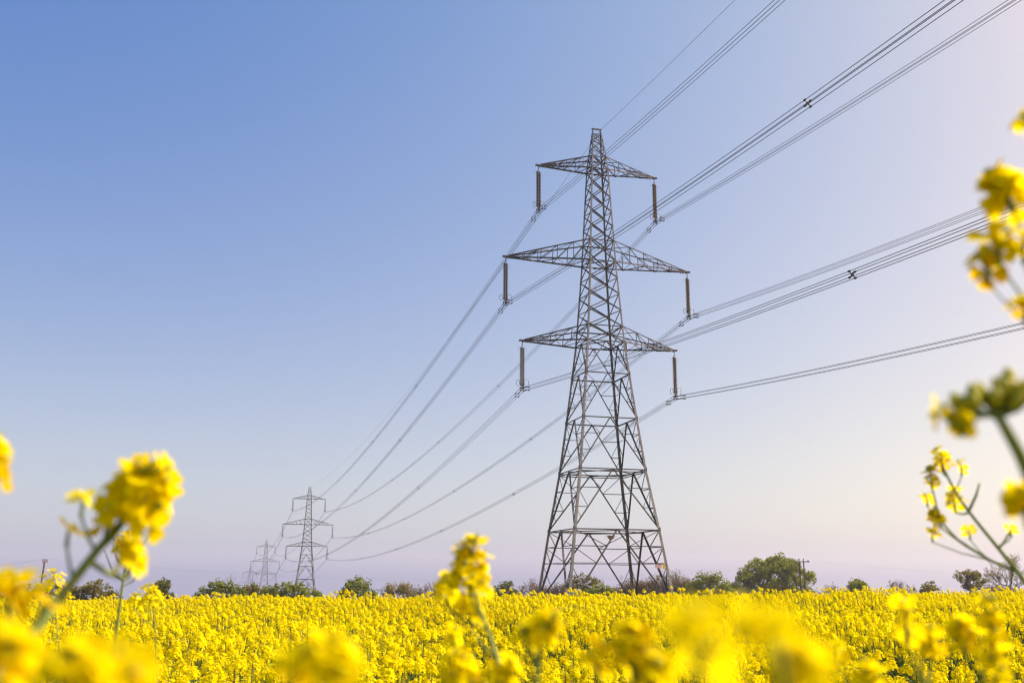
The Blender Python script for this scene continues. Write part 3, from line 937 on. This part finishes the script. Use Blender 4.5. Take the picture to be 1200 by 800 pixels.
fg_plant('large blurred flower head leaning right on a thick diagonal stalk, at the left', [
    hd(168, 574, .55, 118, 27, ax=(.5, -.35, .75), len=.026, old=.0, size=.0112), hd(97, 588, .56, 26, 2, bud=False, old=.5), hd(80, 622, .56, 26, 1, bud=False, old=1),
    hd(125, 612, .55, 36, 4, bud=False, old=.6), hd(152, 652, .57, 52, 7, bud=False, old=.3)],
    [(158, 595, .55), (130, 625, .55), (78, 690, .54), (20, 765, .52), (-30, 830, .5)], seed=3, r=.0030)
fg_plant('slender upright plant with thin pods below its small flower tuft, under the big leaning head', [hd(149, 634, 1.5, 36, 10, pods=7)], [(149, 648, 1.5), (143, 690, 1.5), (134, 760, 1.5), (130, 830, 1.5)], seed=4, r=.0026)
fg_plant('blurred flower head cut by the left edge of the picture, above the other flowers', [hd(-12, 540, .48, 66, 14)], [(-14, 565, .48), (-40, 700, .47), (-60, 850, .46)], seed=5)
fg_plant('dull yellow blurred flower at the left edge, level with the hedge', [hd(12, 690, .40, 46, 6, old=.7, bud=False), hd(50, 700, .40, 26, 2, old=.9, bud=False)], [(18, 705, .42), (0, 760, .42), (-20, 850, .42)], seed=6)
fg_plant('sharp flower head standing in front of the single thin utility pole', [hd(62, 684, 1.9, 46, 20), hd(44, 692, 1.95, 24, 9)], [(64, 700, 1.9), (70, 780, 1.9), (70, 840, 1.9)], seed=7)
fg_plant('sharp flower head left of the small dark lone bush', [hd(176, 697, 1.9, 38, 18), hd(158, 704, 1.95, 26, 10)], [(180, 712, 1.9), (184, 780, 1.9), (184, 840, 1.9)], seed=8)
fg_plant('very blurred big yellow mass in the lower left corner', [hd(88, 790, .24, 118, 9, ax=(.2, 0, 1), bud=False, size=.0075, len=.008), hd(142, 802, .25, 60, 5, bud=False)], [(90, 800, .30), (88, 860, .3)], seed=9)
fg_plant('very blurred yellow flower at the left edge below the dull yellow one', [hd(8, 770, .25, 70, 6, bud=False)], [(10, 790, .25), (5, 860, .28)], seed=10)
fg_plant('tall central flower head standing above the field left of the tallest pylon', [
    hd(552, 664, .76, 74, 24, len=.036, old=.0, size=.0095), hd(524, 690, .80, 44, 9, old=.25), hd(552, 712, .80, 54, 10, old=.2, bud=False), hd(531, 745, .82, 26, 3, bud=False), hd(548, 768, .80, 22, 2, bud=False)],
    [(553, 668, .78), (558, 700, .78), (574, 745, .78), (590, 800, .77), (596, 850, .77)], seed=11)
fg_plant('very blurred yellow flower at the bottom edge left of centre, the broadest there', [hd(386, 778, .30, 100, 10, ax=(.5, 0, .8), bud=False, size=.0078, len=.01), hd(338, 793, .31, 44, 3, bud=False)], [(395, 800, .36), (400, 860, .36)], seed=12)
fg_plant('blurred flower at the bottom edge below the tall central flower head', [hd(540, 788, .62, 62, 10, old=.04, bud=False), hd(590, 786, .62, 52, 8, ax=(.7, 0, .6), old=.04, bud=False)], [(566, 806, .62), (570, 860, .62)], seed=13)
fg_plant('small blurred slanting flower in the field right of the tall central flower head', [hd(636, 732, .50, 46, 5, ax=(.9, 0, .3)), hd(618, 748, .5, 26, 2)], [(634, 752, .5), (628, 800, .5), (625, 860, .5)], seed=14)
fg_plant('blurred cluster of pale florets at the bottom edge below the tallest pylon', [hd(742, 760, .42, 74, 8, bud=False), hd(700, 776, .43, 36, 3, old=.15, bud=False), hd(764, 788, .42, 50, 6)], [(740, 800, .42), (738, 860, .42)], seed=15)
fg_plant('most blurred flower, a soft round yellow patch right of the pylon foot', [hd(817, 748, .17, 80, 5, size=.0058, bud=False, len=.004)], [(817, 790, .175), (815, 870, .18)], seed=16)
fg_plant('very blurred diagonal yellow streak below the big round tree', [hd(898, 738, .19, 62, 4, ax=(-.4, 0, .8), size=.006, bud=False, len=.004), hd(936, 784, .20, 80, 5, ax=(-.4, 0, .8), size=.0065, bud=False, len=.005)], [(925, 800, .2), (930, 870, .2)], seed=17)
fg_plant('blurred upright flower spike in the lower right, the right one of a pair', [hd(1128, 740, .56, 44, 7, old=.1, bud=False), hd(1164, 758, .57, 38, 12, len=.05)], [(1152, 780, .57), (1155, 860, .57)], seed=18)
fg_plant('small blurred floret cluster in the lower right, left of the upright flower spike', [hd(1061, 725, .62, 24, 4, len=.02, bud=False), hd(1092, 752, .64, 36, 5, old=.2, bud=False)], [(1080, 770, .63), (1085, 860, .63)], seed=19)
fg_plant('blurred low flower at the bottom edge right of centre', [hd(1018, 792, .6, 50, 7, old=.1, bud=False), hd(980, 762, .62, 26, 2, old=.2, bud=False)], [(1010, 806, .6), (1012, 870, .6)], seed=20)
fg_plant('fairly sharp tall plant with loose florets on two crossing green stalks, at the right', [
    hd(1103, 538, 1.08, 34, 7, bud=False), hd(1091, 558, 1.08, 30, 7), hd(1126, 545, 1.08, 24, 2, bud=False), hd(1118, 585, 1.09, 34, 6, bud=False),
    hd(1097, 607, 1.10, 28, 8, ax=(-.4, 0, .8)), hd(1086, 583, 1.10, 18, 2, bud=False), hd(1136, 623, 1.09, 14, 1, bud=False), hd(1184, 620, 1.09, 12, 1, bud=False), hd(1092, 626, 1.1, 12, 1, bud=False)],
    [(1104, 545, 1.08), (1122, 580, 1.08), (1144, 610, 1.08), (1170, 642, 1.08), (1200, 680, 1.08), (1240, 740, 1.08), (1260, 850, 1.08)], seed=21, r=.0021, extra=[[(1094, 592, 1.1), (1102, 610, 1.1), (1122, 632, 1.09), (1160, 656, 1.085), (1188, 668, 1.08)], [(1184, 622, 1.09), (1176, 636, 1.09), (1170, 642, 1.08)], [(1148, 566, 1.07), (1144, 580, 1.07), (1136, 597, 1.08)]])
fg_plant('tall plant at the upper right edge with blurred yellow clusters against the sky', [
    hd(1174, 222, .46, 58, 11, old=.08, ax=(-.3, 0, .8), size=.0112, bud=False), hd(1168, 288, .46, 36, 4, old=.1, size=.0105, bud=False), hd(1155, 310, .46, 28, 2, old=.1, size=.010, bud=False), hd(1198, 288, .46, 34, 3, size=.0105, bud=False), hd(1200, 360, .46, 22, 2, old=.4, bud=False), hd(1207, 140, .46, 26, 3, bud=False)],
    [(1208, 190, .46), (1218, 300, .46), (1230, 450, .46), (1242, 640, .46), (1246, 850, .46)], seed=22, r=.0014)
fg_plant('blurred green budding stalk bending over at the right edge', [
    hd(1115, 487, .40, 34, 3, ax=(-.8, 0, .3), bud=False), hd(1140, 480, .40, 34, 0, green=12), hd(1166, 474, .40, 40, 0, green=14), hd(1194, 466, .40, 44, 0, green=16), hd(1128, 505, .40, 18, 0, green=4), hd(1200, 588, .43, 44, 7, bud=False)],
    [(1140, 488, .40), (1165, 486, .40), (1180, 505, .40), (1205, 555, .41), (1240, 660, .42), (1260, 850, .42)], seed=23, r=.0026)

# ---- crop plants of the front rows: individuals
PROTO = [crop_plant(500 + i) for i in range(7)]
near_pts, far_pts = [], []
def in_view(x, y, pad=0.0): return abs(x) < y * .535 + pad
# a jittered grid over the field, thinned by distance
spots = []
def fill(y0, y1, step, half):
    y = y0
    while y < y1:
        x = -half(y)
        while x < half(y):
            spots.append((x + rng.uniform(-.5, .5) * step, y + rng.uniform(-.5, .5) * step))
            x += step
        y += step
fill(-3, 10, .185, lambda y: max(3.2, y * .62 + 2.0))
fill(10, 34, .20, lambda y: y * .60 + 1.5)
LIM = 5.0
proto_obj = []
for i, (st, hs, lf) in enumerate(PROTO):
    a = MB(); 
    proto_obj.append((st.mesh('stem', [M_STEM], True), [h.mesh('flower_head', HEAD_M, False) for h in hs], lf.mesh('leaf', [M_RLEAF], True)))
pts_stuff = []
n_ind = 0
for (x, y) in spots:
    if x * x + y * y < .16: continue
    thin = math.sin(x * 2.1 + 1.3 * math.sin(y * 1.7)) * math.sin(y * 1.9 + 1.1 * math.sin(x * 1.3))
    if thin > .38 and rng.random() < (.72 if y < 9 else .5 if y < 14 else .3): continue
    i = int(rng.integers(7)); rz = rng.uniform(0, 6.28); sc = rng.normal(1.0, .045)
    patch = .05 * math.sin(x * 1.1 + y * .7) + .035 * math.sin(x * 2.7 - y * 1.9)
    sc += patch * .6
    if y < 2.7: sc = min(sc, .97)
    if y > 8 and rng.random() < .055: sc += rng.uniform(.06, .15)
    sc = max(.82, min(sc, 1.18))
    tx, ty = rng.normal() * .06, rng.normal() * .06
    z = ground_z(x, y)
    if 3.05 < y < LIM and in_view(x, y, -.05) and n_ind < 260:
        n_ind += 1
        o = empty('rapeseed_plant', (x, y, z)); o.rotation_euler = (tx, ty, rz); o.scale = (sc, sc, sc)
        tag(o, 'yellow flowering rapeseed plant in the nearest rows of the crop', 'rapeseed plant', 'rapeseed plants of the front rows')
        for nm, me in [('stem', proto_obj[i][0])] + [('flower_head', h) for h in proto_obj[i][1]] + [('leaf', proto_obj[i][2])]:
            c = bpy.data.objects.new(nm, me); col.objects.link(c); c.parent = o
    else:
        pts_stuff.append((x, y, z, tx, ty, rz, sc, i))
print('individual crop plants', n_ind, 'instanced', len(pts_stuff))

# ---- the rest of the crop: one object of stuff
lib = bpy.data.collections.new('crop_library')
def lib_obj(name, mb):
    o = bpy.data.objects.new(name, mb.mesh(name, HEAD_M + [M_RLEAF])); lib.objects.link(o); return o
whole = []
for i, (st, hs, lf) in enumerate(PROTO):
    a = MB(); st.m = [2] * len(st.f); lf.m = [4] * len(lf.f)
    a.merge(st); a.merge(lf)
    for h in hs: a.merge(h)
    whole.append(a); lib_obj('crop_%02d' % i, a)
for q in range(3):                                        # clumps of a square metre for the far slope
    a = MB()
    for k in range(12):
        s = rng.normal(1, .05)
        src = whole[int(rng.integers(7))]
        a.merge(src, Matrix.Translation((rng.uniform(-.6, .6), rng.uniform(-.6, .6), 0)) @ Matrix.Rotation(rng.uniform(0, 6.28), 4, 'Z') @ Matrix.Scale(s, 4))
    lib_obj('crop_%02d' % (7 + q), a)
spots = []
fill(34, 150, 1.05, lambda y: y * .62 + 4)
for (x, y) in spots: pts_stuff.append((x, y, ground_z(x, y), 0, 0, rng.uniform(0, 6.28), rng.normal(1, .03), 7 + int(rng.integers(3))))
spots = []
fill(-40, 34, 1.05, lambda y: 46)
for (x, y) in spots:
    if (-3 < y < 10 and abs(x) < max(3.2, y * .62 + 2.0) + .3) or (10 <= y and abs(x) < y * .60 + 1.8): continue
    pts_stuff.append((x, y, ground_z(x, y), 0, 0, rng.uniform(0, 6.28), rng.normal(1, .03), 7 + int(rng.integers(3))))
P = np.array(pts_stuff)
me = bpy.data.meshes.new('rapeseed_crop'); me.from_pydata([tuple(p) for p in P[:, :3]], [], [])
at_r = me.attributes.new('rot', 'FLOAT_VECTOR', 'POINT'); at_r.data.foreach_set('vector', P[:, 3:6].astype(np.float32).ravel())
at_s = me.attributes.new('scl', 'FLOAT', 'POINT'); at_s.data.foreach_set('value', P[:, 6].astype(np.float32))
at_i = me.attributes.new('idx', 'INT', 'POINT'); at_i.data.foreach_set('value', P[:, 7].astype(np.int32))
crop = bpy.data.objects.new('rapeseed_crop', me); col.objects.link(crop)
tag(crop, 'dense yellow flowering rapeseed crop filling the field up to the hedge', 'rapeseed crop', kind='stuff')
ng = bpy.data.node_groups.new('crop_scatter', 'GeometryNodeTree')
ng.interface.new_socket('Geometry', in_out='INPUT', socket_type='NodeSocketGeometry')
ng.interface.new_socket('Geometry', in_out='OUTPUT', socket_type='NodeSocketGeometry')
N = ng.nodes; gi = N.new('NodeGroupInput'); go = N.new('NodeGroupOutput')
m2p = N.new('GeometryNodeMeshToPoints'); iop = N.new('GeometryNodeInstanceOnPoints'); ci = N.new('GeometryNodeCollectionInfo')
ci.inputs['Collection'].default_value = lib; ci.inputs['Separate Children'].default_value = True; ci.inputs['Reset Children'].default_value = True
def named(nm, t):
    n = N.new('GeometryNodeInputNamedAttribute'); n.data_type = t; n.inputs['Name'].default_value = nm; return n
nr, ns, ni = named('rot', 'FLOAT_VECTOR'), named('scl', 'FLOAT'), named('idx', 'INT')
lk = ng.links.new
lk(gi.outputs[0], m2p.inputs['Mesh']); lk(m2p.outputs[0], iop.inputs['Points']); lk(ci.outputs[0], iop.inputs['Instance'])
iop.inputs['Pick Instance'].default_value = True
def outp(n): return [s for s in n.outputs if s.enabled and s.name == 'Attribute'][0]
lk(outp(ni), iop.inputs['Instance Index']); lk(outp(nr), iop.inputs['Rotation']); lk(outp(ns), iop.inputs['Scale'])
lk(iop.outputs[0], go.inputs[0])
mod = crop.modifiers.new('scatter', 'NODES'); mod.node_group = ng

# ------------------------------------------------------------------ haze
HAZE = 0.00020
if HAZE > 0:
    hz = MB(); zlo, zhi = -76.8, 72.0
    hz.box((0, 1300, (zlo + zhi) / 2), 5100, 4100, zhi - zlo)
    m = bpy.data.materials.new('haze_air'); m.use_nodes = True
    nt = m.node_tree
    for n in list(nt.nodes): nt.nodes.remove(n)
    o_ = nt.nodes.new('ShaderNodeOutputMaterial'); v_ = nt.nodes.new('ShaderNodeVolumePrincipled')
    v_.inputs['Color'].default_value = (.79, .83, .97, 1)
    v_.inputs['Density'].default_value = HAZE
    v_.inputs['Anisotropy'].default_value = .2
    nt.links.new(v_.outputs[0], o_.inputs['Volume'])
    o = hz.build('haze', m); tag(o, kind='stuff')
